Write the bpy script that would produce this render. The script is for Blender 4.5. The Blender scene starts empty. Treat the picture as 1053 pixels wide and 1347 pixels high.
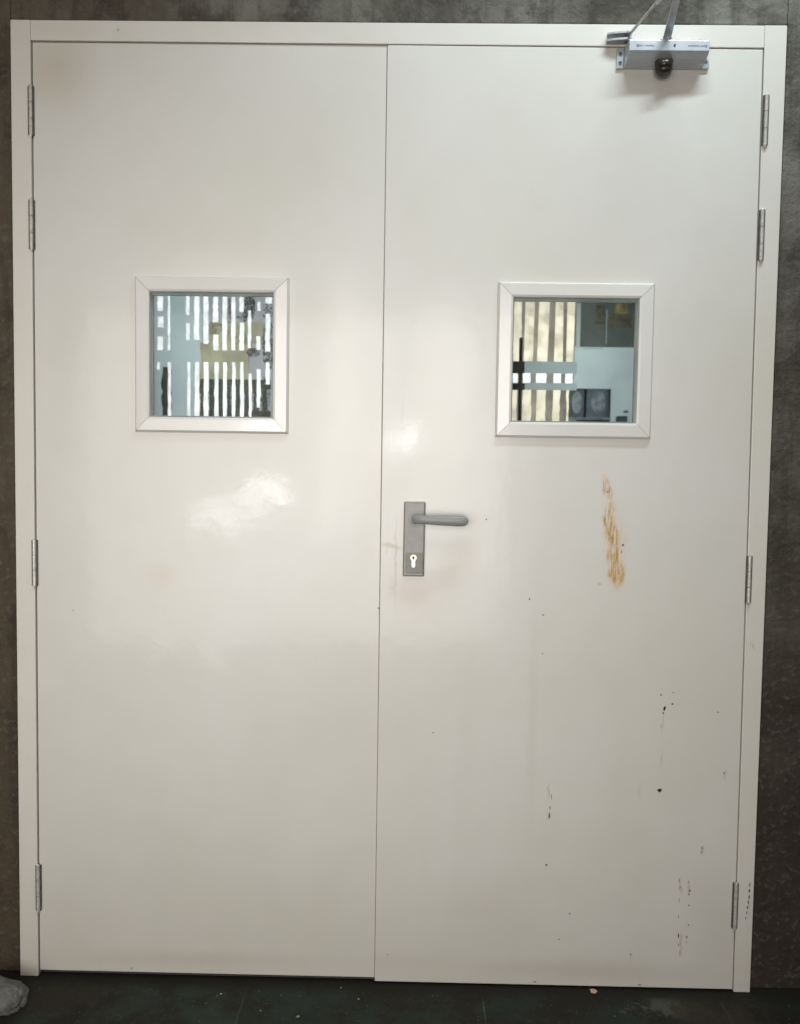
import bpy, bmesh, math, random
from mathutils import Vector, Euler, noise
random.seed(7)
scene = bpy.context.scene
col = scene.collection

# ------------------------------------------------------------------ camera
IW, IH, F = 1053.0, 1347.0, 1100.0
CAM = Vector((0.0492, -1.9129, 1.2202))
ROT = Euler((1.51614, -0.014617, 0.014113), 'XYZ')
cd = bpy.data.cameras.new('camera')
cam = bpy.data.objects.new('camera', cd); col.objects.link(cam)
cam.location = CAM; cam.rotation_euler = ROT
cd.sensor_fit = 'HORIZONTAL'; cd.sensor_width = 36
cd.lens = 36 * F / IW; cd.clip_start = 0.02; cd.clip_end = 200
scene.camera = cam
RM = ROT.to_matrix()

def ray(px, py):
    return RM @ Vector(((px - IW / 2) / F, -(py - IH / 2) / F, -1))
def at(px, py, Y=0.0):                  # measured photo position -> point on the plane y = Y
    d = ray(px, py); t = (Y - CAM.y) / d.y
    return CAM + d * t
def mirror(px, py, dist):               # where a lamp must stand for its reflection to show there
    p = at(px, py); d = (p - CAM).normalized(); r = Vector((d.x, -d.y, d.z))
    return p + r * dist, r

# ------------------------------------------------------------------ materials
def newmat(name):
    m = bpy.data.materials.new(name); m.use_nodes = True
    nt = m.node_tree; b = nt.nodes['Principled BSDF']
    return m, nt, b
def N(nt, t, **kw):
    n = nt.nodes.new(t)
    for k, v in kw.items(): setattr(n, k, v)
    return n
def L(nt, a, b): nt.links.new(a, b)
def mixc(nt, fac, a, b):
    n = N(nt, 'ShaderNodeMix', data_type='RGBA')
    for s, v in ((0, fac), (6, a), (7, b)):
        if hasattr(v, 'links') or hasattr(v, 'is_linked'): L(nt, v, n.inputs[s])
        else: n.inputs[s].default_value = v if s == 0 else (*v, 1)
    return n.outputs[2]
def math_(nt, op, a, b=0.0, clamp=False):
    n = N(nt, 'ShaderNodeMath', operation=op, use_clamp=clamp)
    for i, v in enumerate((a, b)):
        if hasattr(v, 'is_linked'): L(nt, v, n.inputs[i])
        else: n.inputs[i].default_value = v
    return n.outputs[0]
def mrange(nt, v, a, b, c, d, smooth=True):
    n = N(nt, 'ShaderNodeMapRange')
    if smooth: n.interpolation_type = 'SMOOTHSTEP'
    L(nt, v, n.inputs[0])
    for i, x in enumerate((a, b, c, d)): n.inputs[i + 1].default_value = x
    return n.outputs[0]
def pos(nt): return N(nt, 'ShaderNodeNewGeometry').outputs['Position']
def noise_(nt, vec, scale, detail=3, rough=.5, stretch=None):
    if stretch:
        mp = N(nt, 'ShaderNodeMapping'); mp.inputs['Scale'].default_value = stretch
        L(nt, vec, mp.inputs[0]); vec = mp.outputs[0]
    n = N(nt, 'ShaderNodeTexNoise'); n.inputs['Scale'].default_value = scale
    n.inputs['Detail'].default_value = detail; n.inputs['Roughness'].default_value = rough
    L(nt, vec, n.inputs['Vector']); return n.outputs['Fac']
def bump(nt, b, h, strength, dist=0.001):
    n = N(nt, 'ShaderNodeBump'); n.inputs['Strength'].default_value = strength
    n.inputs['Distance'].default_value = dist
    L(nt, h, n.inputs['Height']); L(nt, n.outputs[0], b.inputs['Normal']); return n

def spot(nt, vec, px, py, rx, ry, ang=0, hard=0.0):     # soft elliptical patch on the door face, radii in photo px
    c = at(px, py)
    mp = N(nt, 'ShaderNodeMapping', vector_type='TEXTURE')
    mp.inputs['Location'].default_value = c
    mp.inputs['Rotation'].default_value = (0, math.radians(ang), 0)
    k = 1.74 / 1000
    mp.inputs['Scale'].default_value = (rx * k, 50, ry * k)
    L(nt, vec, mp.inputs[0])
    ln = N(nt, 'ShaderNodeVectorMath', operation='LENGTH'); L(nt, mp.outputs[0], ln.inputs[0])
    return mrange(nt, ln.outputs['Value'], hard, 1.0, 1.0, 0.0)

PAINT = (0.705, 0.683, 0.630)
def paint(name, colr=PAINT, rust=False, smears_and_shade=(), rough=.36, coat=.42, peel=.06):
    m, nt, b = newmat(name); p = pos(nt)
    n1 = noise_(nt, p, 2.2, 4, .55)
    n2 = noise_(nt, p, 14, 5, .6)
    c = mixc(nt, mrange(nt, n1, .3, .7, 0, 1), tuple(x * f for x, f in zip(colr, (.965, .96, .935))), tuple(x * f for x, f in zip(colr, (1.02, 1.02, 1.03))))
    c = mixc(nt, mrange(nt, n2, .45, .85, 0, .12), c, tuple(x * f for x, f in zip(colr, (.82, .77, .68))))
    # grime creeping up from the floor
    sx = N(nt, 'ShaderNodeSeparateXYZ'); L(nt, p, sx.inputs[0])
    z = math_(nt, 'ADD', sx.outputs[2], math_(nt, 'MULTIPLY', n1, .25))
    c = mixc(nt, mrange(nt, z, .12, .55, .22, 0), c, (.45, .40, .31))
    # faint vertical wipe streaks
    st = noise_(nt, p, 9, 3, .6, (1, 1, .06))
    c = mixc(nt, mrange(nt, st, .5, .8, 0, .10), c, tuple(x * .84 for x in colr))
    wob = N(nt, 'ShaderNodeTexNoise'); wob.inputs['Scale'].default_value = 45; wob.inputs['Detail'].default_value = 4
    L(nt, p, wob.inputs['Vector'])
    ad = N(nt, 'ShaderNodeVectorMath', operation='MULTIPLY_ADD')
    L(nt, wob.outputs['Color'], ad.inputs[0]); ad.inputs[1].default_value = (.016, 0, .016)
    sb = N(nt, 'ShaderNodeVectorMath', operation='SUBTRACT'); L(nt, p, sb.inputs[0]); sb.inputs[1].default_value = (.008, 0, .008)
    L(nt, sb.outputs[0], ad.inputs[2])
    for (px, py, rx, ry, ang, cc, k) in smears_and_shade:
        s = spot(nt, ad.outputs[0], px, py, rx, ry, ang)
        c = mixc(nt, math_(nt, 'MULTIPLY', s, k), c, cc)
    rsock = None
    if rust:
        fib = noise_(nt, p, 55, 4, .7, (2.6, 1, .34))
        fib2 = noise_(nt, p, 120, 3, .7, (2.4, 1, .3))
        tot = None
        for (px, py, rx, ry, ang, k) in [(798, 643, 10, 24, -14, 1.3), (802, 674, 12, 26, -5, .85), (805, 703, 16, 36, -6, 1.0), (808, 732, 17, 30, -8, 1.0), (811, 755, 17, 26, -8, 1.3), (796, 685, 6, 20, -6, .9), (818, 722, 8, 24, 10, .7)]:
            s = math_(nt, 'MULTIPLY', spot(nt, ad.outputs[0], px, py, rx, ry, ang, .15), k)
            tot = s if tot is None else math_(nt, 'MAXIMUM', tot, s)
        a = math_(nt, 'MULTIPLY', tot, mrange(nt, fib, .42, .56, .16, 1.0))
        c = mixc(nt, math_(nt, 'MULTIPLY', a, .85, True), c, (.66, .44, .19))
        core = math_(nt, 'MULTIPLY', mrange(nt, tot, .35, .95, 0, 1), mrange(nt, fib2, .42, .56, 0, 1))
        core = math_(nt, 'MULTIPLY', core, mrange(nt, fib, .38, .54, 0, 1))
        c = mixc(nt, math_(nt, 'MULTIPLY', core, .9, True), c, (.48, .26, .055))
        rsock = math_(nt, 'ADD', math_(nt, 'MULTIPLY', a, .4), rough)
    L(nt, c, b.inputs['Base Color'])
    if rsock: L(nt, rsock, b.inputs['Roughness'])
    else: b.inputs['Roughness'].default_value = rough
    b.inputs['Coat Weight'].default_value = coat
    b.inputs['Coat Roughness'].default_value = .095
    w1 = noise_(nt, p, 7, 2, .5); w2 = noise_(nt, p, 38, 3, .55); w3 = noise_(nt, p, 260, 2, .5)
    h = math_(nt, 'ADD', math_(nt, 'MULTIPLY', w1, 3.0), math_(nt, 'ADD', math_(nt, 'MULTIPLY', w2, 1.0), math_(nt, 'MULTIPLY', w3, .10)))
    bn = bump(nt, b, h, peel, .004)
    L(nt, bn.outputs[0], b.inputs['Coat Normal'])
    return m

brown = (.42, .33, .25)
M = {}
M['paint_left'] = paint('cream gloss paint left leaf', smears_and_shade=[(212, 757, 34, 26, 0, (.62, .50, .38), .30), (75, 90, 75, 75, 0, (.48, .38, .24), .36), (430, 1180, 60, 90, 20, (.58, .53, .44), .12), (250, 1262, 260, 20, 0, (.45, .40, .32), .28), (480, 700, 20, 90, 0, (.6, .53, .44), .12), (280, 865, 50, 16, 40, (.82, .80, .72), .3), (90, 420, 40, 120, 0, (.6, .55, .45), .12)])  # upper left patch paints the light falloff into the colour
M['paint_right'] = paint('cream gloss paint right leaf', rust=True, smears_and_shade=[
    (516, 718, 20, 5, 8, brown, .6), (521, 735, 3, 80, 0, brown, .42), (509, 722, 3, 10, 0, brown, .3), (516, 770, 7, 22, 0, brown, .22), (545, 785, 44, 28, 0, (.60, .46, .38), .42), (600, 745, 34, 60, 20, (.60, .48, .40), .30), (700, 950, 12, 240, 0, (.55, .50, .41), .18), (420, 1262, 300, 18, 0, (.45, .40, .32), .2), (760, 1275, 220, 22, 0, (.42, .37, .29), .3), (640, 1180, 60, 60, 30, (.6, .54, .46), .14),
    (530, 555, 3, 60, 0, (.55, .5, .42), .22), (722, 1040, 2.5, 16, 2, brown, .5), (722, 1072, 3, 8, 2, brown, .7), (871, 950, 2, 22, 2, brown, .35), (870, 1000, 3, 18, 0, brown, .25), (842, 1040, 5, 20, 0, brown, .14), (953, 1019, 2.5, 10, 2, brown, .5),
    (895, 1165, 3, 16, 0, brown, .5), (906, 1168, 3, 14, 0, brown, .55), (895, 1240, 2.5, 26, 0, brown, .5), (830, 1258, 3, 12, 0, brown, .3), (788, 767, 4, 3, 0, (.3, .3, .28), .5), (924, 1118, 2.5, 9, 0, brown, .5), (810, 705, 22, 80, -6, (.66, .52, .42), .25), (940, 1200, 60, 110, 0, (.50, .45, .34), .2),  # broad lower right patch on this line also paints light falloff
    (812, 1000, 40, 200, 0, (.6, .54, .45), .10)])
M['paint_frame'] = paint('cream frame paint', tuple(x * f for x, f in zip(PAINT, (1.02, 1.01, .99))), smears_and_shade=[(157, 42, 3, 5, 20, brown, .8), (990, 850, 3, 10, -20, brown, .4), (90, 40, 60, 20, 0, (.55, .46, .33), .15), (985, 1190, 4, 30, 6, brown, .3)], rough=.42, coat=.25)
M['aluminium'] = paint('white coated window trim', (.76, .74, .70), rough=.26, coat=.45, peel=.05)

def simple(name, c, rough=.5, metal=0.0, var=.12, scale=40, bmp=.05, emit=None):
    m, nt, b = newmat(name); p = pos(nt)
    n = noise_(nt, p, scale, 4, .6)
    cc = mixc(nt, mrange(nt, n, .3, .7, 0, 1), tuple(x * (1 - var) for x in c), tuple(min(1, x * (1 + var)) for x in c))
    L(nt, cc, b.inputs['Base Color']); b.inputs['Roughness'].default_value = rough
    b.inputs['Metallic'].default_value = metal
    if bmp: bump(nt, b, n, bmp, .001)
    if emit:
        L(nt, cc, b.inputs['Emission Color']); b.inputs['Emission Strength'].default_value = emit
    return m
M['chip'] = simple('bare dark steel under chipped paint', (.035, .026, .02), .6)
M['chipsoft'] = simple('brown paint chip', (.16, .12, .085), .6)
M['edge'] = simple('shadow coloured stop strip', (.05, .048, .042), .8)  # gap shade put into the colour of stop and strip
M['mitre'] = simple('joint dirt', (.36, .33, .28), .7)
M['steel'] = simple('brushed hinge steel', (.62, .60, .55), .35, .3, .15, 120)
M['hinge_shade'] = simple('dark hinge recess shade', (.13, .12, .095), .5, .5, .3, 90)  # dark tone stands in for the recess shadow at the hinges
M['handle'] = simple('grey nylon handle', (.285, .285, .28), .42, 0, .06, 30)
M['plate'] = simple('grey satin trim plate', (.30, .29, .27), .45, .15, .06, 60)
M['plate2'] = simple('grey recessed cover', (.26, .25, .22), .5, .1, .06, 60)
M['brass'] = simple('nickel lock cylinder', (.80, .76, .66), .3, .35, .08, 200)
M['black'] = simple('black keyway', (.012, .011, .01), .7)
M['silver'] = simple('silver painted closer casting', (.55, .575, .60), .33, .45, .05, 60)
M['silverdark'] = simple('closer arm steel', (.44, .45, .45), .35, .5, .15, 50)
M['cap'] = simple('dark brown plastic pinion cap', (.034, .026, .021), .28, 0, .2, 60)
M['print'] = simple('grey printed mark', (.26, .28, .33), .6)
M['screw'] = simple('dark screw head', (.14, .14, .15), .45, .6)

# concrete
m, nt, b = newmat('stained board marked concrete'); p = pos(nt)
sx = N(nt, 'ShaderNodeSeparateXYZ'); L(nt, p, sx.inputs[0])
n1 = noise_(nt, p, 3.2, 6, .65); n2 = noise_(nt, p, 12, 8, .70); n3 = noise_(nt, p, 75, 5, .65); st = noise_(nt, p, 26, 5, .65, (1, 1, .07))
c = mixc(nt, mrange(nt, n1, .32, .68, 0, 1), (.060, .053, .038), (.20, .19, .158))
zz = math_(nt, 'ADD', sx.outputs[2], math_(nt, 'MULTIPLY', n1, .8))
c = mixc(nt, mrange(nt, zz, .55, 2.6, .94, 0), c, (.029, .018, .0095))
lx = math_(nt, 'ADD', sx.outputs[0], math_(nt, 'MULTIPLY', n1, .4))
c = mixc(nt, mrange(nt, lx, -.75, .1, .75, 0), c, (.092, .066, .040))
c = mixc(nt, mrange(nt, n2, .48, .66, 0, .62), c, (.026, .020, .013))
c = mixc(nt, mrange(nt, st, .47, .64, 0, .5), c, (.04, .032, .022))
c = mixc(nt, mrange(nt, n3, .52, .68, 0, .35), c, (.17, .155, .12))
L(nt, c, b.inputs['Base Color']); b.inputs['Roughness'].default_value = .85
h = math_(nt, 'ADD', n2, math_(nt, 'MULTIPLY', n3, .5)); bump(nt, b, h, .8, .012)
M['concrete'] = m

# floor slate
m, nt, b = newmat('dark green slate floor tiles'); p = pos(nt)
mp = N(nt, 'ShaderNodeMapping'); mp.inputs['Location'].default_value = (.317, .30, 0); L(nt, p, mp.inputs[0])
br = N(nt, 'ShaderNodeTexBrick'); br.offset = 0; br.squash = 1
L(nt, mp.outputs[0], br.inputs['Vector']); br.inputs['Scale'].default_value = 1
br.inputs['Brick Width'].default_value = .548; br.inputs['Row Height'].default_value = .548
br.inputs['Mortar Size'].default_value = .0022; br.inputs['Mortar Smooth'].default_value = .4
br.inputs['Color1'].default_value = (.018, .026, .019, 1); br.inputs['Color2'].default_value = (.040, .055, .042, 1); br.inputs['Mortar'].default_value = (.075, .078, .065, 1)
n1 = noise_(nt, p, 7, 6, .65); n2 = noise_(nt, p, 60, 5, .7); n3 = noise_(nt, p, 170, 2, .5)
c = mixc(nt, mrange(nt, n1, .40, .62, 0, .85), br.outputs['Color'], (.018, .014, .009))
c = mixc(nt, mrange(nt, n2, .54, .74, 0, .45), c, (.065, .065, .055))
c = mixc(nt, mrange(nt, n3, .70, .76, 0, .8), c, (.30, .29, .25))
sx = N(nt, 'ShaderNodeSeparateXYZ'); L(nt, p, sx.inputs[0])
for (cx_, cy_, r_, cc, k) in ((.62, -.07, .07, (.09, .10, .08), .7), (.80, -.12, .16, (.04, .028, .018), .8), (-.72, -.08, .14, (.028, .018, .011), .7)):
    mpp = N(nt, 'ShaderNodeMapping', vector_type='TEXTURE'); mpp.inputs['Location'].default_value = (cx_, cy_, 0); mpp.inputs['Scale'].default_value = (r_, r_ * .6, 1); L(nt, p, mpp.inputs[0])
    ln = N(nt, 'ShaderNodeVectorMath', operation='LENGTH'); L(nt, mpp.outputs[0], ln.inputs[0])
    a = math_(nt, 'ADD', ln.outputs['Value'], math_(nt, 'MULTIPLY', math_(nt, 'ADD', math_(nt, 'SUBTRACT', n1, .5), math_(nt, 'MULTIPLY', math_(nt, 'SUBTRACT', n2, .5), .7)), 4.0))
    c = mixc(nt, mrange(nt, a, .3, 1, k, 0), c, cc)
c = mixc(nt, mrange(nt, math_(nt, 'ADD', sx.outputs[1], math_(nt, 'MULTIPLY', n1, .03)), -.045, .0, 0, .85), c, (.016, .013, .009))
L(nt, c, b.inputs['Base Color']); b.inputs['Roughness'].default_value = .8; b.inputs['Specular IOR Level'].default_value = .25
bump(nt, b, math_(nt, 'ADD', n1, math_(nt, 'MULTIPLY', n2, .4)), .4, .004)
M['slate'] = m

m, nt, b = newmat('pitted pale stone'); p = pos(nt)
n1 = noise_(nt, p, 30, 6, .7); n2 = noise_(nt, p, 130, 4, .7)
c = mixc(nt, mrange(nt, n1, .3, .7, 0, 1), (.09, .087, .075), (.22, .215, .195)); c = mixc(nt, mrange(nt, n2, .55, .72, 0, .6), c, (.09, .085, .07))
L(nt, c, b.inputs['Base Color']); b.inputs['Roughness'].default_value = .9; bump(nt, b, math_(nt, 'ADD', n1, n2), .8, .005)
M['stone'] = m

# window glass: thin pane
m = bpy.data.materials.new('thin window glass'); m.use_nodes = True; nt = m.node_tree; nt.nodes.clear()
o = N(nt, 'ShaderNodeOutputMaterial'); tr = N(nt, 'ShaderNodeBsdfRefraction'); tr.inputs['Roughness'].default_value = .27; tr.inputs['IOR'].default_value = 1.04; gl = N(nt, 'ShaderNodeBsdfGlossy'); mx = N(nt, 'ShaderNodeMixShader')
fr = N(nt, 'ShaderNodeFresnel'); fr.inputs[0].default_value = 1.17
tr.inputs[0].default_value = (.93, .96, .96, 1); gl.inputs['Roughness'].default_value = .01
p = pos(nt); nn = noise_(nt, p, 6, 2, .5); bn = N(nt, 'ShaderNodeBump'); bn.inputs['Strength'].default_value = .02; bn.inputs['Distance'].default_value = .002; L(nt, nn, bn.inputs['Height']); L(nt, bn.outputs[0], gl.inputs['Normal'])
L(nt, fr.outputs[0], mx.inputs[0]); L(nt, tr.outputs[0], mx.inputs[1]); L(nt, gl.outputs[0], mx.inputs[2]); L(nt, mx.outputs[0], o.inputs[0])
M['glass'] = m

M['slat_white'] = simple('self-lit white slat', (.84, .88, .86), .5, 0, .30, 45, 0, 1.15)  # both slat materials give off their own light in place of daylight
M['slat_cream'] = simple('self-lit cream slat', (.78, .70, .54), .5, 0, .30, 26, 0, 1.02)
M['bluewall'] = simple('pale blue grey board', (.47, .56, .57), .55, 0, .07, 9, 0, .48)  # emission on boards and things below stands in for room light
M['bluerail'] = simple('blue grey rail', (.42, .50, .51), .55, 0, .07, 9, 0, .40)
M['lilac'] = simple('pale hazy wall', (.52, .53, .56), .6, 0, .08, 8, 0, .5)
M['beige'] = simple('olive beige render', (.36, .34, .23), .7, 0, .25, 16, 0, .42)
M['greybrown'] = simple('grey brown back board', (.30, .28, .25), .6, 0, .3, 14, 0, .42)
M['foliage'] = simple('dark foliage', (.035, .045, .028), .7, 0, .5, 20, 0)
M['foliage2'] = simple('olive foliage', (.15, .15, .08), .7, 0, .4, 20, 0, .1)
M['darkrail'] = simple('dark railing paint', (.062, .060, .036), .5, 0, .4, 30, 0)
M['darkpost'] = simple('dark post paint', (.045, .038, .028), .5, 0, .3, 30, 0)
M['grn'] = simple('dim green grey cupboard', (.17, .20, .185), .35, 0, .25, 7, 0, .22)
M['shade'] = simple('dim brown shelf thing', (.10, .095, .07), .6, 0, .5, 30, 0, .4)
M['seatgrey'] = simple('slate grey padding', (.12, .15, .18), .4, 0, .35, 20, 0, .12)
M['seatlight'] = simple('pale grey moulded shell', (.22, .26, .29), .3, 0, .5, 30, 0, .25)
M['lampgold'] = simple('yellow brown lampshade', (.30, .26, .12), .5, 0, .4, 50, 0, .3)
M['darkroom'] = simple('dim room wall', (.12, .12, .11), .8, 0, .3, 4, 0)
M['leafdry'] = simple('dry pinkish leaf scrap', (.55, .36, .27), .7, 0, .3, 200)
M['grit'] = simple('pale grit', (.24, .23, .20), .8, 0, .4, 300)

# ------------------------------------------------------------------ mesh helpers
def link(name, bm, mat, parent=None, bevel=0, seg=2, smooth=False):
    me = bpy.data.meshes.new(name)
    bmesh.ops.recalc_face_normals(bm, faces=bm.faces[:])
    off = Vector(parent_world(parent)) if parent else Vector()
    if off.length: bmesh.ops.translate(bm, verts=bm.verts[:], vec=-off)
    bm.to_mesh(me); bm.free()
    for x in (mat if isinstance(mat, (list, tuple)) else [mat]): me.materials.append(x)
    if smooth:
        for f in me.polygons: f.use_smooth = True
    ob = bpy.data.objects.new(name, me); col.objects.link(ob)
    if parent: ob.parent = parent
    if bevel:
        md = ob.modifiers.new('bevel', 'BEVEL'); md.width = bevel; md.segments = seg; md.limit_method = 'ANGLE'; md.angle_limit = math.radians(35)
        md.harden_normals = False
    return ob
def parent_world(o):
    v = Vector()
    while o: v += o.location; o = o.parent
    return v
def thing(name, label, cat, loc=(0, 0, 0), group=None):
    o = bpy.data.objects.new(name, None); col.objects.link(o); o.location = loc; o.empty_display_size = .05
    o['label'] = label; o['category'] = cat
    if group: o['group'] = group
    return o
def tag(o, label, cat, group=None):
    o['label'] = label; o['category'] = cat
    if group: o['group'] = group
    return o
def box(bm, x0, x1, y0, y1, z0, z1, mi=0):
    v = [bm.verts.new((x, y, z)) for x in (x0, x1) for y in (y0, y1) for z in (z0, z1)]
    for q in ((0, 1, 3, 2), (4, 6, 7, 5), (0, 4, 5, 1), (2, 3, 7, 6), (0, 2, 6, 4), (1, 5, 7, 3)):
        f = bm.faces.new([v[i] for i in q]); f.material_index = mi
    return bm
def prism(bm, pts, y0, y1, mi=0):        # pts = (x, z) outline, extruded along y
    a = [bm.verts.new((x, y0, z)) for x, z in pts]; c = [bm.verts.new((x, y1, z)) for x, z in pts]
    n = len(pts); fs = [bm.faces.new(a), bm.faces.new(c[::-1])]
    for i in range(n): fs.append(bm.faces.new((a[i], a[(i + 1) % n], c[(i + 1) % n], c[i])))
    for f in fs: f.material_index = mi
def cyl(bm, p, axis, r, h, n=24, r2=None, mi=0):
    q = Vector(axis).to_track_quat('Z', 'Y').to_matrix().to_4x4(); q.translation = Vector(p)
    g = bmesh.ops.create_cone(bm, cap_ends=True, segments=n, radius1=r, radius2=r if r2 is None else r2, depth=h, matrix=q)
    for v in g['verts']:
        for f in v.link_faces: f.material_index = mi
def tube(bm, pts, rad, n=14, squash=1.0, up=Vector((0, 0, 1))):   # rad list; squash scales the sideways radius
    rings = []
    for i, p in enumerate(pts):
        p = Vector(p); t = (Vector(pts[min(i + 1, len(pts) - 1)]) - Vector(pts[max(i - 1, 0)])).normalized()
        s = t.cross(up).normalized(); u = s.cross(t).normalized()
        rings.append([bm.verts.new(p + s * rad[i] * squash * math.cos(a) + u * rad[i] * math.sin(a)) for a in [2 * math.pi * k / n for k in range(n)]])
    for a, c in zip(rings, rings[1:]):
        for k in range(n): bm.faces.new((a[k], a[(k + 1) % n], c[(k + 1) % n], c[k]))
    bm.faces.new(rings[0][::-1]); bm.faces.new(rings[-1])

# ------------------------------------------------------------------ setting
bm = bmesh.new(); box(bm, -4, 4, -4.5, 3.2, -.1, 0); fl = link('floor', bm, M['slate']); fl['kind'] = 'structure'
# concrete wall with the opening, wall face 12 mm behind the frame face
WY = .010
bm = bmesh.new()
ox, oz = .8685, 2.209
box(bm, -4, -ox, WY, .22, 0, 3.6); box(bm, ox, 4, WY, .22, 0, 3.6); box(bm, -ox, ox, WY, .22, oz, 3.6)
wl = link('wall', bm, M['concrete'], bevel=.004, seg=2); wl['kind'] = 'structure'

# ------------------------------------------------------------------ door frame
FR = thing('door_frame', 'cream painted steel frame around the double door, set in the concrete wall', 'door frame', (0, 0, 0))
FY = -.006
xo, zt = .8611, 2.2017
# inner edge of the frame (slightly out of square on the right, like the photo)
LT, LB = (-.8165, 2.1575), (-.8183, 0)
RT, RB = (.8125, 2.1530), (.8228, 0)
def jamb(name, pts, chips=()):
    bm = bmesh.new(); prism(bm, pts, FY, .12)
    for c in chips: flake(bm, *c, y=FY - .0004, mi=1)
    return link(name, bm, [M['paint_frame'], M['chip']], FR, .0016, 2)
def flake(bm, px, py, rx, ry, ang=0, y=0, mi=1):
    c = at(px, py, y); k = 1.74 / 1000; n = 11; a0 = math.radians(ang)
    vs = []
    for i in range(n):
        a = 2 * math.pi * i / n; r = random.uniform(.6, 1.15)
        u, w = rx * k * r * math.cos(a), ry * k * r * math.sin(a)
        vs.append(bm.verts.new((c.x + u * math.cos(a0) + w * math.sin(a0), y, c.z - u * math.sin(a0) + w * math.cos(a0))))
    cv = bm.verts.new((c.x, y - .0001, c.z))
    for i in range(n):
        f = bm.faces.new((cv, vs[i], vs[(i + 1) % n])); f.material_index = mi
jamb('jamb', [(-xo, 0), (LB[0], 0), (LT[0], zt), (-xo, zt)])
jamb('jamb', [(RB[0], 0), (xo, 0), (xo, zt), (RT[0], zt)],
     [(987, 1164, 1, 4, 5), (986.5, 1172, 1.2, 3, 5), (986, 1180, .9, 4, 5), (985, 1187, 1, 3, 5), (984, 1194, .9, 2.5, 5), (982.5, 1201, .7, 2.5, 5), (981.5, 1208, .5, 2, 5)])
jamb('head_rail', [(LT[0] + .0004, LT[1]), (RT[0] - .0004, RT[1]), (RT[0] - .0004, zt - .0004), (LT[0] + .0004, zt - .0004)])
bm = bmesh.new()                        # rebate stop behind the leaves
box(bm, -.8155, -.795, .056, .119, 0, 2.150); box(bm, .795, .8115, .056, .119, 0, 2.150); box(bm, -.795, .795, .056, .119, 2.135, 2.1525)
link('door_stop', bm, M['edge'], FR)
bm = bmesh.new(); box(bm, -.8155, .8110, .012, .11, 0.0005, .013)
tag(link('light_blocker', bm, M['edge']), 'dark low strip added to block light under the double door', 'light_blocker')  # added behind the gap to stop light leaking under the leaves

# ------------------------------------------------------------------ leaves
def leaf_panel(root, quad, hole, yf, mat, chips):
    (x0b, x0t, x1b, x1t, z0, z1l, z1r) = quad; hx0, hx1, hz0, hz1 = hole
    def X(s, z):
        f = (z - z0) / (2.15 - z0)
        a, c = x0b + (x0t - x0b) * f, x1b + (x1t - x1b) * f
        return (a, hx0, hx1, c)[s]
    bm = bmesh.new(); ys = (yf, yf + .045); V = {}
    for j, y in enumerate(ys):
        for s in range(4):
            for t in range(4):
                zz = (z0, hz0, hz1, z1l + (z1r - z1l) * (s / 3))[t]
                V[j, s, t] = bm.verts.new((X(s, zz), y, zz))
    for j in (0, 1):
        for s in range(3):
            for t in range(3):
                if (s, t) != (1, 1): bm.faces.new([V[j, s, t], V[j, s + 1, t], V[j, s + 1, t + 1], V[j, s, t + 1]])
    def q(a, c): bm.faces.new([V[0, *a], V[0, *c], V[1, *c], V[1, *a]])
    for i in range(3): q((i, 0), (i + 1, 0)); q((i, 3), (i + 1, 3)); q((0, i), (0, i + 1)); q((3, i), (3, i + 1))
    for a, c in (((1, 1), (2, 1)), ((2, 1), (2, 2)), ((2, 2), (1, 2)), ((1, 2), (1, 1))): q(a, c)
    for c in chips:
        flake(bm, *c[:5], y=yf - .0004, mi=c[5] if len(c) > 5 else 1)
    return link('panel', bm, [mat, M['chip'], M['chipsoft']], root, .0015, 2)

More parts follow.
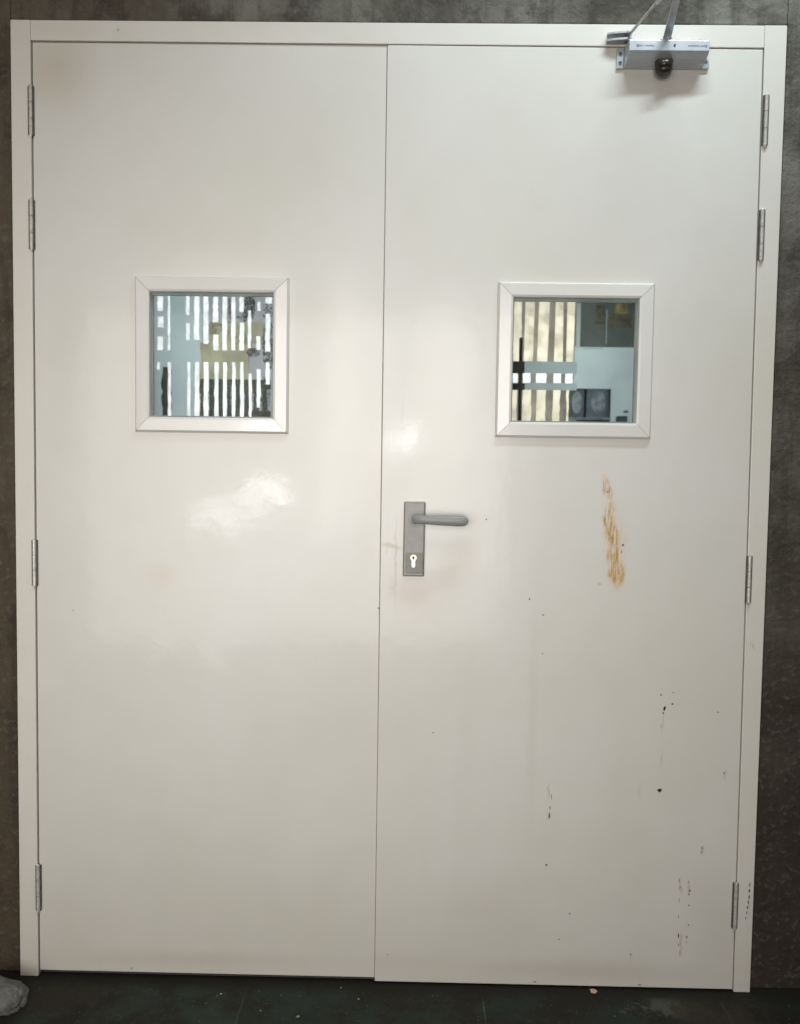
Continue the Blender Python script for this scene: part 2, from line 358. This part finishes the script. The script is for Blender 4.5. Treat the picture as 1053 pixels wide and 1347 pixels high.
def vision_panel(root, x0, x1, z0, z1, yf):
    w = .0355
    prof = [(0, 0), (.0010, -.0045), (.0050, -.0100), (.0300, -.0115), (.0345, -.0095), (w, -.0060), (w, .016)]
    bm = bmesh.new(); cs = [((x0, z0), (x1, z0)), ((x1, z0), (x1, z1)), ((x1, z1), (x0, z1)), ((x0, z1), (x0, z0))]
    inw = {(x0, z0): (1, 1), (x1, z0): (-1, 1), (x1, z1): (-1, -1), (x0, z1): (1, -1)}
    g = .0005
    for a, c in cs:
        dx, dz = (c[0] - a[0]), (c[1] - a[1]); l = math.hypot(dx, dz); dx /= l; dz /= l
        rows = []
        for ins, dy in prof:
            p = [a[0] + inw[a][0] * ins + dx * g, yf + dy, a[1] + inw[a][1] * ins + dz * g]
            q = [c[0] + inw[c][0] * ins - dx * g, yf + dy, c[1] + inw[c][1] * ins - dz * g]
            rows.append((bm.verts.new(p), bm.verts.new(q)))
        for r, s in zip(rows, rows[1:]): bm.faces.new((r[0], r[1], s[1], s[0]))
    # dirt-filled mitres just under the surface
    for c, (sx_, sz_) in inw.items():
        n = Vector((-sz_, 0, sx_)).normalized() * .0011
        a = Vector((c[0] + sx_ * .0035, yf - .0088, c[1] + sz_ * .0035)); e = Vector((c[0] + sx_ * (w - .0012), yf - .0097, c[1] + sz_ * (w - .0012)))
        f = bm.faces.new([bm.verts.new(a - n), bm.verts.new(e - n), bm.verts.new(e + n), bm.verts.new(a + n)]); f.material_index = 1
    wf = link('window_frame', bm, [M['aluminium'], M['mitre']], root)
    bm = bmesh.new(); box(bm, x0 + w - .002, x1 - w + .002, yf + .0165, yf + .0205, z0 + w - .002, z1 - w + .002)
    link('pane', bm, M['glass'], wf)
    # glazing gasket and the steel return of the opening
    bm = bmesh.new(); i = w + .0002; t = .003
    for (a, b_, c, d) in ((x0 + i, x1 - i, z0 + i, z0 + i + t), (x0 + i, x1 - i, z1 - i - t * 1.6, z1 - i), (x0 + i, x0 + i + t, z0 + i + t, z1 - i - t * 1.6), (x1 - i - t, x1 - i, z0 + i + t, z1 - i - t * 1.6)):
        box(bm, a, b_, yf + .004, yf + .016, c, d)
    link('gasket', bm, M['grn'], wf)
    return wf

def hinge(root, px, py0, py1, side, yf):
    p0, p1 = at(px, py1, -.006), at(px, py0, -.006); x = (p0.x + p1.x) / 2; z0, z1 = p0.z, p1.z
    bm = bmesh.new(); n = 3; h = (z1 - z0) / n
    for i in range(n): cyl(bm, (x, yf - .0062, z0 + h * (i + .5)), (0, 0, 1), .0040, h - .0012, 20)
    cyl(bm, (x, yf - .0062, z1 + .001), (0, 0, 1), .0030, .003, 16, .0016); cyl(bm, (x, yf - .0062, z0 - .0018), (0, 0, 1), .0018, .0046, 16, .0034)
    hg = link('hinge', bm, M['steel'], root, smooth=False)
    bm = bmesh.new()
    box(bm, x - .0064, x - .0043, yf - .0066, yf - .0003, z0 + .0005, z1 - .0005)
    box(bm, x + .0043, x + .0064, yf - .0066, yf - .0003, z0 + .0005, z1 - .0005)
    box(bm, x - .0043, x + .0043, yf - .0018, yf - .0004, z0 + .0005, z1 - .0005)
    link('hinge_recess_shade', bm, M['hinge_shade'], hg, .0006, 1)  # dark strips beside the barrel, painted as recess shadow

YL, YR = -.0010, -.0042
LL = thing('door_leaf', 'left cream steel door leaf with square window and no handle', 'door', (-.8155, 0, .01))
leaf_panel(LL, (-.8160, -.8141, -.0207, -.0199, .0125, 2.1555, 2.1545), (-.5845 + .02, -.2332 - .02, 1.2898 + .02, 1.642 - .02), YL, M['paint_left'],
           [(173, 1274, 1.5, 1, 0), (96, 803, .7, .7, 0, 2)])
vision_panel(LL, -.5845, -.2332, 1.2898, 1.6418, YL)
for px, a, b_ in ((40.5, 112, 178), (41.5, 262, 328), (45.5, 710, 771), (50.5, 1138, 1198)): hinge(LL, px, a, b_, -1, YL)

RL = thing('door_leaf', 'right cream steel door leaf with grey lever handle, rust scrape and paint chips', 'door', (.815, 0, .008))
chips = [(640, 683, 1.3, 1.2, 0), (697, 788, 1.1, 1.3, 0, 2), (715, 809, 2, 1.3, 0, 2), (714, 860, 1.1, 1.1, 0, 2), (570, 964, 1.0, 1.0, 0), (875, 932, 1.6, 4.2, 12), (873, 938, 1, 2, 20, 2), (885, 926, 1.8, 1.6, 0, 2),
         (870, 914, 1.0, 1.7, 0, 2), (886, 911, .9, 1, 0, 2), (945, 937, 1.0, 1.2, 0, 2), (868, 1040, 3.8, 2.4, 0), (723, 1074, 1.4, 4, 0, 2), (724, 1063, .7, 3, 0, 2), (726, 1048, .5, 5, 0, 2), (719, 1138, 1.8, 1.6, 0, 2), (750, 1202, 1.3, 1.1, 0, 2),
         (736, 1236, 1.2, .9, 0, 2), (830, 1256, .7, 1.6, 0, 2), (924, 1116, .9, 3, 0, 2), (923, 1121, .6, 2.5, 0, 2), (906, 1160, .8, 2, 0, 2), (907.5, 1172, 1, 1.6, 0), (907, 1177, 1, 1.6, 0), (907, 1191, 1.1, 1.3, 0), (906, 1217, 1, 1.3, 0),
         (904, 1233, 1.1, 2, 0, 2), (904, 1240, .8, 1.4, 0, 2), (894, 1158, .6, 3, 0, 2), (895, 1168, .6, 3, 0, 2), (894, 1184, .5, 4, 0, 2), (893, 1206, .4, 3, 0, 2), (893, 1231, .8, 4, 0), (893, 1243, .5, 3, 0, 2), (895, 1254, .5, 5, 0, 2), (820, 717, 1.7, 1.7, 0, 2),
         (818, 726, .6, 3, 10, 2), (498, 800, 1, 1.2, 0, 2), (510, 1256, 1, 1, 0, 2), (953, 1017, .8, 1.6, 0, 2), (870, 955, .4, 3, 0, 2), (800, 647, 1.2, 1.2, 0, 2), (842, 1296, 3, .9, 0), (704, 1292, 2, .8, 0)]
leaf_panel(RL, (-.0200, -.0192, .8208, .8104, .0055, 2.1540, 2.1505), (.2363 + .02, .5884 - .02, 1.2893 + .02, 1.6379 - .02), YR, M['paint_right'], chips)
vision_panel(RL, .2363, .5884, 1.2893, 1.6379, YR)
for px, a, b_ in ((1007, 125, 192), (1001.5, 276, 343), (985, 731, 793), (967, 1161, 1221)): hinge(RL, px, a, b_, 1, YR)

# lever handle on its trim plate
c0, c1 = at(529.5, 758.5, -.012), at(560, 660, -.012)
px0, px1, pz0, pz1 = c0.x, c1.x, c0.z, c1.z
bm = bmesh.new()
a = [bm.verts.new(v) for v in ((px0, YR - .0003, pz0), (px1, YR - .0003, pz0), (px1 + .001, YR - .0003, pz1), (px0 + .001, YR - .0003, pz1))]
c = [bm.verts.new(v) for v in ((px0 + .0022, YR - .012, pz0 + .002), (px1 - .0022, YR - .012, pz0 + .002), (px1 - .0012, YR - .012, pz1 - .002), (px0 + .0032, YR - .012, pz1 - .002))]
bm.faces.new(a); bm.faces.new(c[::-1])
for i in range(4): bm.faces.new((a[i], a[(i + 1) % 4], c[(i + 1) % 4], c[i]))
HP = link('handle_plate', bm, M['plate'], RL, .0024, 3)
k0, k1 = at(534, 753.5, -.018), at(557, 727.5, -.018)
bm = bmesh.new(); box(bm, k0.x, k1.x, YR - .0148, YR - .0122, k0.z, k1.z)
link('lock_cover', bm, M['plate2'], HP, .0012, 2)
kc = at(544.3, 733.7, -.021)
bm = bmesh.new(); cyl(bm, (kc.x, YR - .0165, kc.z), (0, 1, 0), .0072, .0045, 28)
prism(bm, [(kc.x - .0042, kc.z - .0055), (kc.x - .0040, kc.z - .0200), (kc.x - .002, kc.z - .0222), (kc.x + .002, kc.z - .0222), (kc.x + .0040, kc.z - .0200), (kc.x + .0042, kc.z - .0055)], YR - .0184, YR - .0149)
lc = link('lock_cylinder', bm, M['brass'], HP)
bm = bmesh.new(); cyl(bm, (kc.x - .0003, YR - .0190, kc.z + .0003), (0, 1, 0), .0028, .0006, 16); box(bm, kc.x - .0007, kc.x + .0005, YR - .0192, YR - .0187, kc.z - .0050, kc.z - .001)
link('keyhole', bm, M['black'], lc)
lv = at(547, 683.5, -.05); le = at(616.5, 685.5, -.052)
neck = at(545, 682.5, -.03)
bm = bmesh.new(); cyl(bm, (neck.x, YR - .0140, neck.z), (0, 1, 0), .0125, .006, 32, .0118)
link('rose', bm, M['handle'], HP, .001, 2)
bm = bmesh.new()
P = [(neck.x, YR - .014, neck.z), (neck.x, YR - .030, neck.z), (neck.x + .0015, YR - .041, neck.z), (neck.x + .008, YR - .0475, neck.z), (neck.x + .020, YR - .050, neck.z - .0002), (neck.x + .034, YR - .0505, neck.z - .0006)]
Rr = [.0085, .0085, .0092, .0098, .0098, .0102]
x0_, x1_ = neck.x + .034, le.x
for t in (.2, .45, .7, .85, .93, .975, 1.0):
    P.append((x0_ + (x1_ - x0_) * t, YR - .0505 + .003 * t, neck.z - .0006 + (le.z - neck.z) * t)); Rr.append({.2: .0108, .45: .0116, .7: .0122, .85: .0118, .93: .0102, .975: .0072, 1.0: .0030}[t])
tube(bm, P, Rr, 20, .72)
link('lever', bm, M['handle'], HP, smooth=True)

# ------------------------------------------------------------------ door closer
DC = thing('door_closer', 'silver overhead door closer with folding arm, at the top right of the door', 'door closer', (.59, 0, 2.10))
zb = YR - .0006
X0, X1 = .5035, .6755
bm = bmesh.new()
prof = [(zb, 2.1045), (-.030, 2.1060), (-.040, 2.1120), (-.0565, 2.1210), (-.0552, 2.1440), (-.049, 2.1485), (zb, 2.1500)]
A = [bm.verts.new((X0 + (.006 if y > -.01 else 0) * 0, y, z)) for y, z in prof]; B = [bm.verts.new((X1, y, z)) for y, z in prof]
bm.faces.new(A); bm.faces.new(B[::-1])
for i in range(len(prof)): bm.faces.new((A[i], A[(i + 1) % 7], B[(i + 1) % 7], B[i]))
body = link('closer_body', bm, M['silver'], DC, .0012, 2)
bm = bmesh.new()
prism(bm, [(.4875, 2.104), (.5032, 2.104), (.5032, 2.1475), (.4875, 2.1475)], zb - .006, zb)
link('mounting_lug', bm, M['silver'], DC, .0015, 2)
bm = bmesh.new()
prism(bm, [(.6758, 2.1045), (.6895, 2.1045), (.6910, 2.110), (.6895, 2.126), (.6758, 2.130)], zb - .007, zb)
link('mounting_lug', bm, M['silver'], DC, .0015, 2)
for (x, z) in ((.4950, 2.1350), (.4950, 2.1160), (.6830, 2.119)):
    bm = bmesh.new(); cyl(bm, (x, zb - .0070, z), (0, 1, 0), .0036, .0018, 18); box(bm, x - .0025, x + .0025, zb - .0083, zb - .0078, z - .0004, z + .0004, 1)
    link('screw', bm, [M['screw'], M['black']], DC)
# pinion cap under the body
kc = at(873.5, 90, -.034)
bm = bmesh.new(); cyl(bm, (kc.x, -.034, 2.0990), (0, 0, 1), .0180, .018, 32, .0195)
bmesh.ops.create_uvsphere(bm, u_segments=28, v_segments=14, radius=.0178, matrix=__import__('mathutils').Matrix.Translation((kc.x, -.034, 2.0885)) @ __import__('mathutils').Matrix.Diagonal((1, 1, .62, 1)))
link('pinion_cap', bm, M['cap'], DC, smooth=True)
# small grey print on the front face, as illegible in the photo: a logo tick and two short lines of marks
def marks(name, px0, px1, n, logo):
    bm = bmesh.new(); y = -.0568
    a, b_ = at(px0, 60.5, y), at(px1, 60.8, y); w = (b_.x - a.x) / n
    z = 2.1318
    for i in range(n):
        if i == logo:
            x = a.x + w * (i + .5); s = .0022
            for q in ((x - s, x - s + .0008, z - s, z + s), (x + s - .0008, x + s, z - s, z + s), (x - s, x + s, z - s, z - s + .0008), (x - s, x + s, z + s - .0008, z + s)): box(bm, q[0], q[1], y, y + .0012, q[2], q[3])
            continue
        x = a.x + w * i; hh = random.choice((.0013, .0013, .0021)); 
        box(bm, x + w * .12, x + w * .34, y, y + .0012, z - .0013, z + hh)
        if random.random() < .75: box(bm, x + w * .6, x + w * .80, y + .00003, y + .0012, z - .0013, z + .0012)
        zz = random.choice((-.0013, .0005, .0012)); box(bm, x + w * .34, x + w * .6, y + .00006, y + .0012, z + zz - .0003, z + zz + .0004)
    link(name, bm, M['print'], body)
marks('printed_mark', 838, 862, 8, 0); marks('printed_mark', 906, 931, 8, 7)
bm = bmesh.new(); cyl(bm, (at(888, 59, -.055).x, -.0560, 2.1330), (0, 1, 0), .0024, .0030, 14); link('adjuster_screw', bm, M['screw'], body)
# arm: pinion arm runs out from the door, forearm comes back to the shoe on the frame
elbow = Vector((.5531, -.2498, 2.166)); pin = Vector((.5935, -.026, 2.162))
shoe = Vector((.5060, -.020, 2.1675))
def flatbar(a, c, w0, w1, t, name, mat):
    d = (c - a).normalized(); s = d.cross(Vector((0, 0, 1))).normalized(); bm = bmesh.new()
    vs = []
    for p, w in ((a, w0), (a + d * .03, w0 * .95), (a + (c - a) * .5, (w0 + w1) / 2 * .92), (c - d * .01, w1), (c + d * .006, w1 * .6)):
        vs.append([bm.verts.new(p + s * w / 2 * i + Vector((0, 0, t / 2 * j))) for i, j in ((-1, -1), (1, -1), (1, 1), (-1, 1))])
    for q, r in zip(vs, vs[1:]):
        for k in range(4): bm.faces.new((q[k], q[(k + 1) % 4], r[(k + 1) % 4], r[k]))
    bm.faces.new(vs[0]); bm.faces.new(vs[-1][::-1])
    return link(name, bm, mat, DC, .001, 2)
flatbar(pin + Vector((.0, .01, 0)), elbow, .018, .014, .005, 'pinion_arm', M['silverdark'])
bm = bmesh.new(); cyl(bm, (pin.x, pin.y, 2.1555), (0, 0, 1), .010, .0105, 24); cyl(bm, (pin.x, pin.y, 2.1670), (0, 0, 1), .0055, .004, 6); link('pinion', bm, M['silverdark'], DC)
bm = bmesh.new(); e2 = elbow + Vector((0, 0, .006)); s2 = shoe + Vector((0.004, -.004, .002)); mid = s2.lerp(e2, .55)
tube(bm, [s2, s2.lerp(e2, .06), mid], [.0032, .0032, .0032], 14); tube(bm, [mid, mid.lerp(e2, .02), e2], [.0046, .0048, .0048], 14)
link('forearm', bm, M['steel'], DC, smooth=True)
bm = bmesh.new(); cyl(bm, e2, (0, 0, 1), .009, .016, 20); link('elbow_joint', bm, M['silverdark'], DC, .001, 2)
# shoe: bracket plate on the head rail with two forked ears
bm = bmesh.new(); sA, sB = at(797, 57, -.012), at(828, 41, -.012)
box(bm, .4655, .5200, FY - .0035, FY - .0003, 2.1600, 2.1790)
link('arm_shoe', bm, M['silver'], DC, .001, 2)
for zc, x_l in ((2.1730, .4640), (2.1590, .4630)):
    bm = bmesh.new(); v = [(x_l, FY - .004), (x_l - .001, FY - .016), (x_l + .012, FY - .021), (.504, FY - .026), (.514, FY - .022), (.516, FY - .004)]
    lo = [bm.verts.new((x, y, zc - .0022)) for x, y in v]; hi = [bm.verts.new((x, y, zc + .0022)) for x, y in v]
    bm.faces.new(lo); bm.faces.new(hi[::-1])
    for i in range(6): bm.faces.new((lo[i], lo[(i + 1) % 6], hi[(i + 1) % 6], hi[i]))
    link('fork_ear', bm, M['silverdark'], DC, .0008, 2)
bm = bmesh.new(); cyl(bm, (shoe.x, shoe.y - .002, 2.1660), (0, 0, 1), .0045, .023, 18); link('pivot_bolt', bm, M['screw'], DC)

# ------------------------------------------------------------------ stone and floor scraps
sc = Vector((-.868, -.114, .016))
bm = bmesh.new(); bmesh.ops.create_icosphere(bm, subdivisions=5, radius=1)
for v in bm.verts:
    n = v.co.normalized(); d = 1 + .16 * noise.noise(n * 1.7 + Vector((3, 1, 5))) + .07 * noise.noise(n * 4.5) + .035 * noise.noise(n * 11) + .018 * noise.noise(n * 24)
    q = Vector((n.x * .066, n.y * .055, n.z * .036)) * d + sc; q.z = max(q.z, .0008); v.co = q
tag(link('stone', bm, M['stone'], smooth=True), 'pale grey rough stone on the floor at the lower left corner', 'stone')
def scrap(px, py, r, mat, name, lab, cat, seed, thin=.5, group=None):
    d = ray(px, py); t = (0.002 - CAM.z) / d.z; p = CAM + d * t
    bm = bmesh.new(); bmesh.ops.create_icosphere(bm, subdivisions=2, radius=1)
    for v in bm.verts:
        n = v.co.normalized(); k = 1 + .55 * noise.noise(n * 1.8 + Vector((seed, 0, 0)))
        v.co = Vector((n.x * r * k, n.y * r * .7 * k, n.z * r * thin * k)) + Vector((p.x, p.y, r * thin * .6))
    o = link(name, bm, mat); tag(o, lab, cat, group)
scrap(781, 1304, .009, M['leafdry'], 'leaf_scrap', 'small pinkish dry scrap on the floor under the right leaf', 'scrap', 3, .35)
grp = 'pale grit specks on the slate floor'
gl_ = 'tiny pale grit speck on the dark floor below the doors'
for i, (px, py, r) in enumerate(((291, 1307, .003), (392, 1337, .0040), (449, 1299, .0022), (472, 1314, .0028), (343, 1329, .002))):
    scrap(px, py, r, M['grit'], 'grit_speck', gl_, 'grit', 10 + i, .5, grp)

# ------------------------------------------------------------------ what shows through the panes (a room / yard behind the door)
def zl(zx, zy): return (160 + zx / 4.3875, 340 + zy / 4.3875)
def zr(zx, zy): return (630 + zx / 4.212, 350 + zy / 4.212)
def slab(conv, x0, y0, x1, y1, Y, th=.01, jit=0):
    a = at(*conv(x0, y1), Y); c = at(*conv(x1, y0), Y)
    return (a.x, c.x, Y, Y + th, a.z, c.z)
def wobble(bm, x0, x1, Y, Y1, z0, z1, amp, n=7, mi=0):      # a slat with slightly uneven edges
    l = [(x0 + random.uniform(-amp, amp), z0 + (z1 - z0) * i / n) for i in range(n + 1)]
    r = [(x1 + random.uniform(-amp, amp), z0 + (z1 - z0) * i / n) for i in range(n + 1)]
    prism(bm, l + r[::-1], Y, Y1, mi)
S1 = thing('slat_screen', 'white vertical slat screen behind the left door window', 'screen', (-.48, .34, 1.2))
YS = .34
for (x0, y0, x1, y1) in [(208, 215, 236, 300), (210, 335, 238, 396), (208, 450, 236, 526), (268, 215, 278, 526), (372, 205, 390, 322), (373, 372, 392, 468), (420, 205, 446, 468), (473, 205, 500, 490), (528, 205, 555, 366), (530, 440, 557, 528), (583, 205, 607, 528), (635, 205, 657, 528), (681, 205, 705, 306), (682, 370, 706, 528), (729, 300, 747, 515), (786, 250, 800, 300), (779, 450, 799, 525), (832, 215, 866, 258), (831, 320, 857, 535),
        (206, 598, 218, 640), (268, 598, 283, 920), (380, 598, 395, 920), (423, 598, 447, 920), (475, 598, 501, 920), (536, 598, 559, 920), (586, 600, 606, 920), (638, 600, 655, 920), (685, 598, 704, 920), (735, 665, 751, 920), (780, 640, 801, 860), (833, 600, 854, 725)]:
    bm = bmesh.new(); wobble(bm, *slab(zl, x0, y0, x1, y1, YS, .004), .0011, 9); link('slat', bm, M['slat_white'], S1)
def panelthing(name, lab, cat, conv, rects, mat, Y, th=.01, kids=(), wob=0):
    bm = bmesh.new()
    for i, r in enumerate(rects):
        q = slab(conv, *r, Y + .0015 * i, th)
        if wob: wobble(bm, *q, wob)
        else: box(bm, *q)
    o = link(name, bm, mat); tag(o, lab, cat)
    return o
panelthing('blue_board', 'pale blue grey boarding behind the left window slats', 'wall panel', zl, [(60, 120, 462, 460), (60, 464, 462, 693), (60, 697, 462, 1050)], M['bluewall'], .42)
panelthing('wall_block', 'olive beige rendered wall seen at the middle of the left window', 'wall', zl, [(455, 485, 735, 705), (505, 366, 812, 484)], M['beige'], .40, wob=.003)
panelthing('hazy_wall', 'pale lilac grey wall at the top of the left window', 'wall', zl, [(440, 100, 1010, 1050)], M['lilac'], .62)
RG = thing('dark_railing', 'dark railing low in the left door window behind the white slats', 'railing', (-.35, .385, 1.2))
bm = bmesh.new(); box(bm, *slab(zl, 452, 700, 860, 750, .385, .006)); box(bm, *slab(zl, 452, 880, 860, 925, .385, .006)); link('rail', bm, M['darkrail'], RG)
for x in range(455, 860, 51):
    bm = bmesh.new(); wobble(bm, *slab(zl, x, 752, x + random.randint(20, 34), 878, .386, .005), .002); link('picket', bm, M['darkrail'], RG)
def bush(name, lab, conv, blobs, Y, mats, parentless=True):
    bm = bmesh.new()
    for (cx, cy, rx, ry, n) in blobs:
        for _ in range(n):
            a = random.uniform(0, 6.283); r = math.sqrt(random.random())
            p = at(*conv(cx + rx * r * math.cos(a), cy + ry * r * math.sin(a)), Y + random.uniform(0, .05)); s = random.uniform(.0012, .0034)
            q = Euler((random.uniform(-1, 1), random.uniform(-3, 3), random.uniform(-1, 1))).to_matrix()
            vs = [bm.verts.new(p + q @ Vector(v)) for v in ((-s, 0, 0), (0, 0, s * .5), (s * 1.3, 0, 0), (0, 0, -s * .5))]
            f = bm.faces.new(vs); f.material_index = random.random() < .3
    return tag(link(name, bm, mats), lab, 'plant')
bush('leafy_branch', 'dark leafy branches at the upper right of the left window', zl, [(735, 270, 36, 100, 620), (848, 500, 34, 150, 800), (625, 290, 10, 80, 90), (760, 540, 40, 26, 170), (845, 300, 30, 60, 60), (700, 345, 40, 18, 70), (650, 800, 190, 80, 420), (830, 800, 30, 120, 200), (540, 400, 50, 34, 110), (480, 740, 60, 50, 160), (700, 480, 70, 40, 90)], .352, [M['foliage'], M['foliage2']])
bm = bmesh.new(); wobble(bm, *slab(zl, 232, 625, 268, 912, .36, .03), .003, 12); 
tag(link('dark_post', bm, M['darkpost'], bevel=.002), 'short black post at the lower left of the left window', 'post')

S2 = thing('slat_screen', 'cream wide slat screen with blue grey rails behind the right door window', 'screen', (.3, .34, 1.2))
tp = .0
for (x0, x1, xb0, xb1) in ((196, 240, 184, 236), (262, 313, 252, 300), (338, 396, 325, 380), (430, 471, 419, 466), (495, 536, 486, 524)):
    a, c = at(*zr(x0, 180), YS), at(*zr(x1, 180), YS); d, e = at(*zr(xb0, 529), YS), at(*zr(xb1, 529), YS)
    bm = bmesh.new(); prism(bm, [(d.x, d.z), (e.x, e.z), (c.x, c.z), (a.x, a.z)], YS, YS + .004); link('slat', bm, M['slat_cream'], S2)
for (x0, x1) in ((170, 216), (246, 288), (319, 376), (415, 457), (482, 521)):
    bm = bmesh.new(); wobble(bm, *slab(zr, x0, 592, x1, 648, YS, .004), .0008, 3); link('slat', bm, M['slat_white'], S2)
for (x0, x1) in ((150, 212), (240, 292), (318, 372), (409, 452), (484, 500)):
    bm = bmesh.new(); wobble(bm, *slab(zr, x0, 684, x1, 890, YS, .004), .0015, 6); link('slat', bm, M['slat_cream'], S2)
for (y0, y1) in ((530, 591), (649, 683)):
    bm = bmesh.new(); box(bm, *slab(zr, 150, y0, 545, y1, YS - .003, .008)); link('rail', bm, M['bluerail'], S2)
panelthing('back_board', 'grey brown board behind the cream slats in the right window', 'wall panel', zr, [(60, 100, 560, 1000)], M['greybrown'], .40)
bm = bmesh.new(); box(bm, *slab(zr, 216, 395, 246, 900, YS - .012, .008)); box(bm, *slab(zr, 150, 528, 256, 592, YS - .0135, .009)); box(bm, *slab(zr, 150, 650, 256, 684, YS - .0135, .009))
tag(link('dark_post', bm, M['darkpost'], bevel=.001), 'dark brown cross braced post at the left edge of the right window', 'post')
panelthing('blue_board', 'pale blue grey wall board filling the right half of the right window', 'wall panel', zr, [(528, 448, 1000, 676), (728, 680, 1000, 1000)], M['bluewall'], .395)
CB = thing('cupboard', 'dim green grey glazed cupboard at the upper right of the right window', 'cupboard', (.5, .39, 1.45))
bm = bmesh.new(); box(bm, *slab(zr, 540, 100, 1000, 446, .391, .01)); link('cupboard_door', bm, M['grn'], CB)
bm = bmesh.new(); box(bm, *slab(zr, 706, 240, 714, 430, .387, .003)); box(bm, *slab(zr, 575, 450, 690, 460, .387, .003)); box(bm, *slab(zr, 540, 205, 568, 446, .386, .003)); link('trim', bm, M['bluerail'], CB)
bm = bmesh.new()
for i, (x0, y0, x1, y1) in enumerate(((650, 215, 705, 320), (720, 260, 850, 340))): wobble(bm, *slab(zr, x0, y0, x1, y1, .3885 + .0005 * i, .002), .004)
link('shelf_item', bm, M['shade'], CB)
bm = bmesh.new(); cyl(bm, at(*zr(790, 235), .375), (0, 0, 1), .018, .024, 24, .013)
tag(link('lampshade', bm, M['lampgold']), 'yellow brown lampshade at the top right corner of the right window', 'lampshade')
for (x0, x1, cx, rx, lab) in ((502, 590, 545, 34, 'narrow grey padded chair back, left one in the right window'), (596, 726, 665, 48, 'wide grey padded chair back, right one in the right window')):
    t = thing('chair', lab, 'chair', at(*zr(cx, 860), .37))
    bm = bmesh.new(); box(bm, *slab(zr, x0, 680, x1, 842, .376, .01)); link('backrest', bm, M['seatgrey'], t, .003, 2)
    bm = bmesh.new(); p = at(*zr(cx, 755), .372)
    k = 1.74 / 1000 * 1.2 / 4.212
    prism(bm, [(p.x + rx * k * math.cos(a) * .8, p.z + 60 * k * math.sin(a)) for a in [6.283 * i / 28 for i in range(28)]], .371, .375); link('shell', bm, M['seatlight'], t, .001, 2)
    bm = bmesh.new(); box(bm, *slab(zr, x0 - 4, 838, x1 + 4, 852, .366, .006)); link('seat', bm, M['seatlight'], t)
bm = bmesh.new(); box(bm, *slab(zr, 768, 830, 826, 862, .365, .02)); box(bm, *slab(zr, 806, 800, 830, 812, .366, .01))
tag(link('small_box', bm, M['seatgrey'], bevel=.002), 'small black box at the bottom right of the right window', 'box')
# room shell behind, closes the view
bm = bmesh.new(); box(bm, -2, 2, 1.6, 1.7, 0, 2.8); box(bm, -2, -1.9, .23, 1.6, 0, 2.8); box(bm, 1.9, 2, .23, 1.6, 0, 2.8); box(bm, -2, 2, .23, 1.7, 2.8, 2.9)
bk = link('back_room_wall', bm, M['darkroom']); bk['kind'] = 'structure'

# ------------------------------------------------------------------ light
def area(name, loc, target, sx_, sy_, power, colr):
    ld = bpy.data.lights.new(name, 'AREA'); ld.shape = 'RECTANGLE'; ld.size = sx_; ld.size_y = sy_; ld.energy = power; ld.color = colr
    o = bpy.data.objects.new(name, ld); col.objects.link(o); o.location = loc
    o.rotation_euler = (Vector(target) - Vector(loc)).to_track_quat('-Z', 'Y').to_euler(); return o
cl = area('top_fill', (-.40, -2.1, 3.55), (-.20, 0, .45), 1.2, .9, 2.6, (1, .99, .97)); cl.data.spread = math.radians(70)  # unseen lamp added high up to fill the doors
fl_ = area('front_fill', (-.56, -2.7, 1.12), (-.30, 0, .92), 2.3, 1.8, 11.3, (1, .98, .945)); fl_.data.spread = math.radians(80)  # unseen broad fill lamp added behind the camera
os_ = area('overhead_strip', (.70, -.70, 3.05), (.58, -.02, 1.95), .95, .05, 7.6, (.78, .92, 1.0)); os_.data.spread = math.radians(106)
def mlamp(name, px, py, dist, w, h, power, colr):
    loc, r = mirror(px, py, dist); return area(name, loc, at(px, py), w, h, power, colr)
mlamp('band_lamp', 465, 540, 3.6, .36, 1.5, 4.0, (1, .90, .82))  # unseen lamps added for warm bands reflected in the paint
mlamp('band_lamp', 585, 540, 3.6, .40, 1.4, 4.6, (1, .89, .79))
for px, py, lw, lh, e in ((352, 639, .20, .035, 1.25), (370, 655, .10, .05, 1.0), (325, 657, .12, .03, .7), (335, 674, .07, .05, .45), (281, 672, .18, .03, .75), (302, 687, .05, .09, .55), (262, 682, .07, .03, .3),
                          (513, 584, .03, .16, .55), (529, 574, .04, .07, .6), (543, 566, .05, .06, .6), (536, 588, .05, .03, .3), (280, 865, .10, .22, .30), (215, 850, .14, .10, .20)):
    mlamp('highlight_lamp', px, py, 3.4, lw, lh, e * .85, (1, .975, .985))  # unseen bright source split into small added lamps for a broken highlight
for px, py, lw, lh, e in ((452, 470, .16, 1.15, 1.6), (428, 640, .10, .70, .8), (596, 500, .30, .95, 1.6), (640, 650, .05, 1.0, .5), (300, 352, .60, .12, .7)):
    mlamp('sheen_lamp', px, py, 3.4, lw, lh, e, (1, .93, .86))  # unseen narrow lamps added for streaks of sheen
w = bpy.data.worlds.new('World'); scene.world = w; w.use_nodes = True
bg = w.node_tree.nodes['Background']; bg.inputs[0].default_value = (.88, .75, .58, 1); bg.inputs[1].default_value = .07
scene.view_settings.view_transform = 'Standard'; scene.view_settings.look = 'None'; scene.view_settings.exposure = 0
scene.render.engine = 'CYCLES'
scene.render.resolution_x = 800; scene.render.resolution_y = 1024
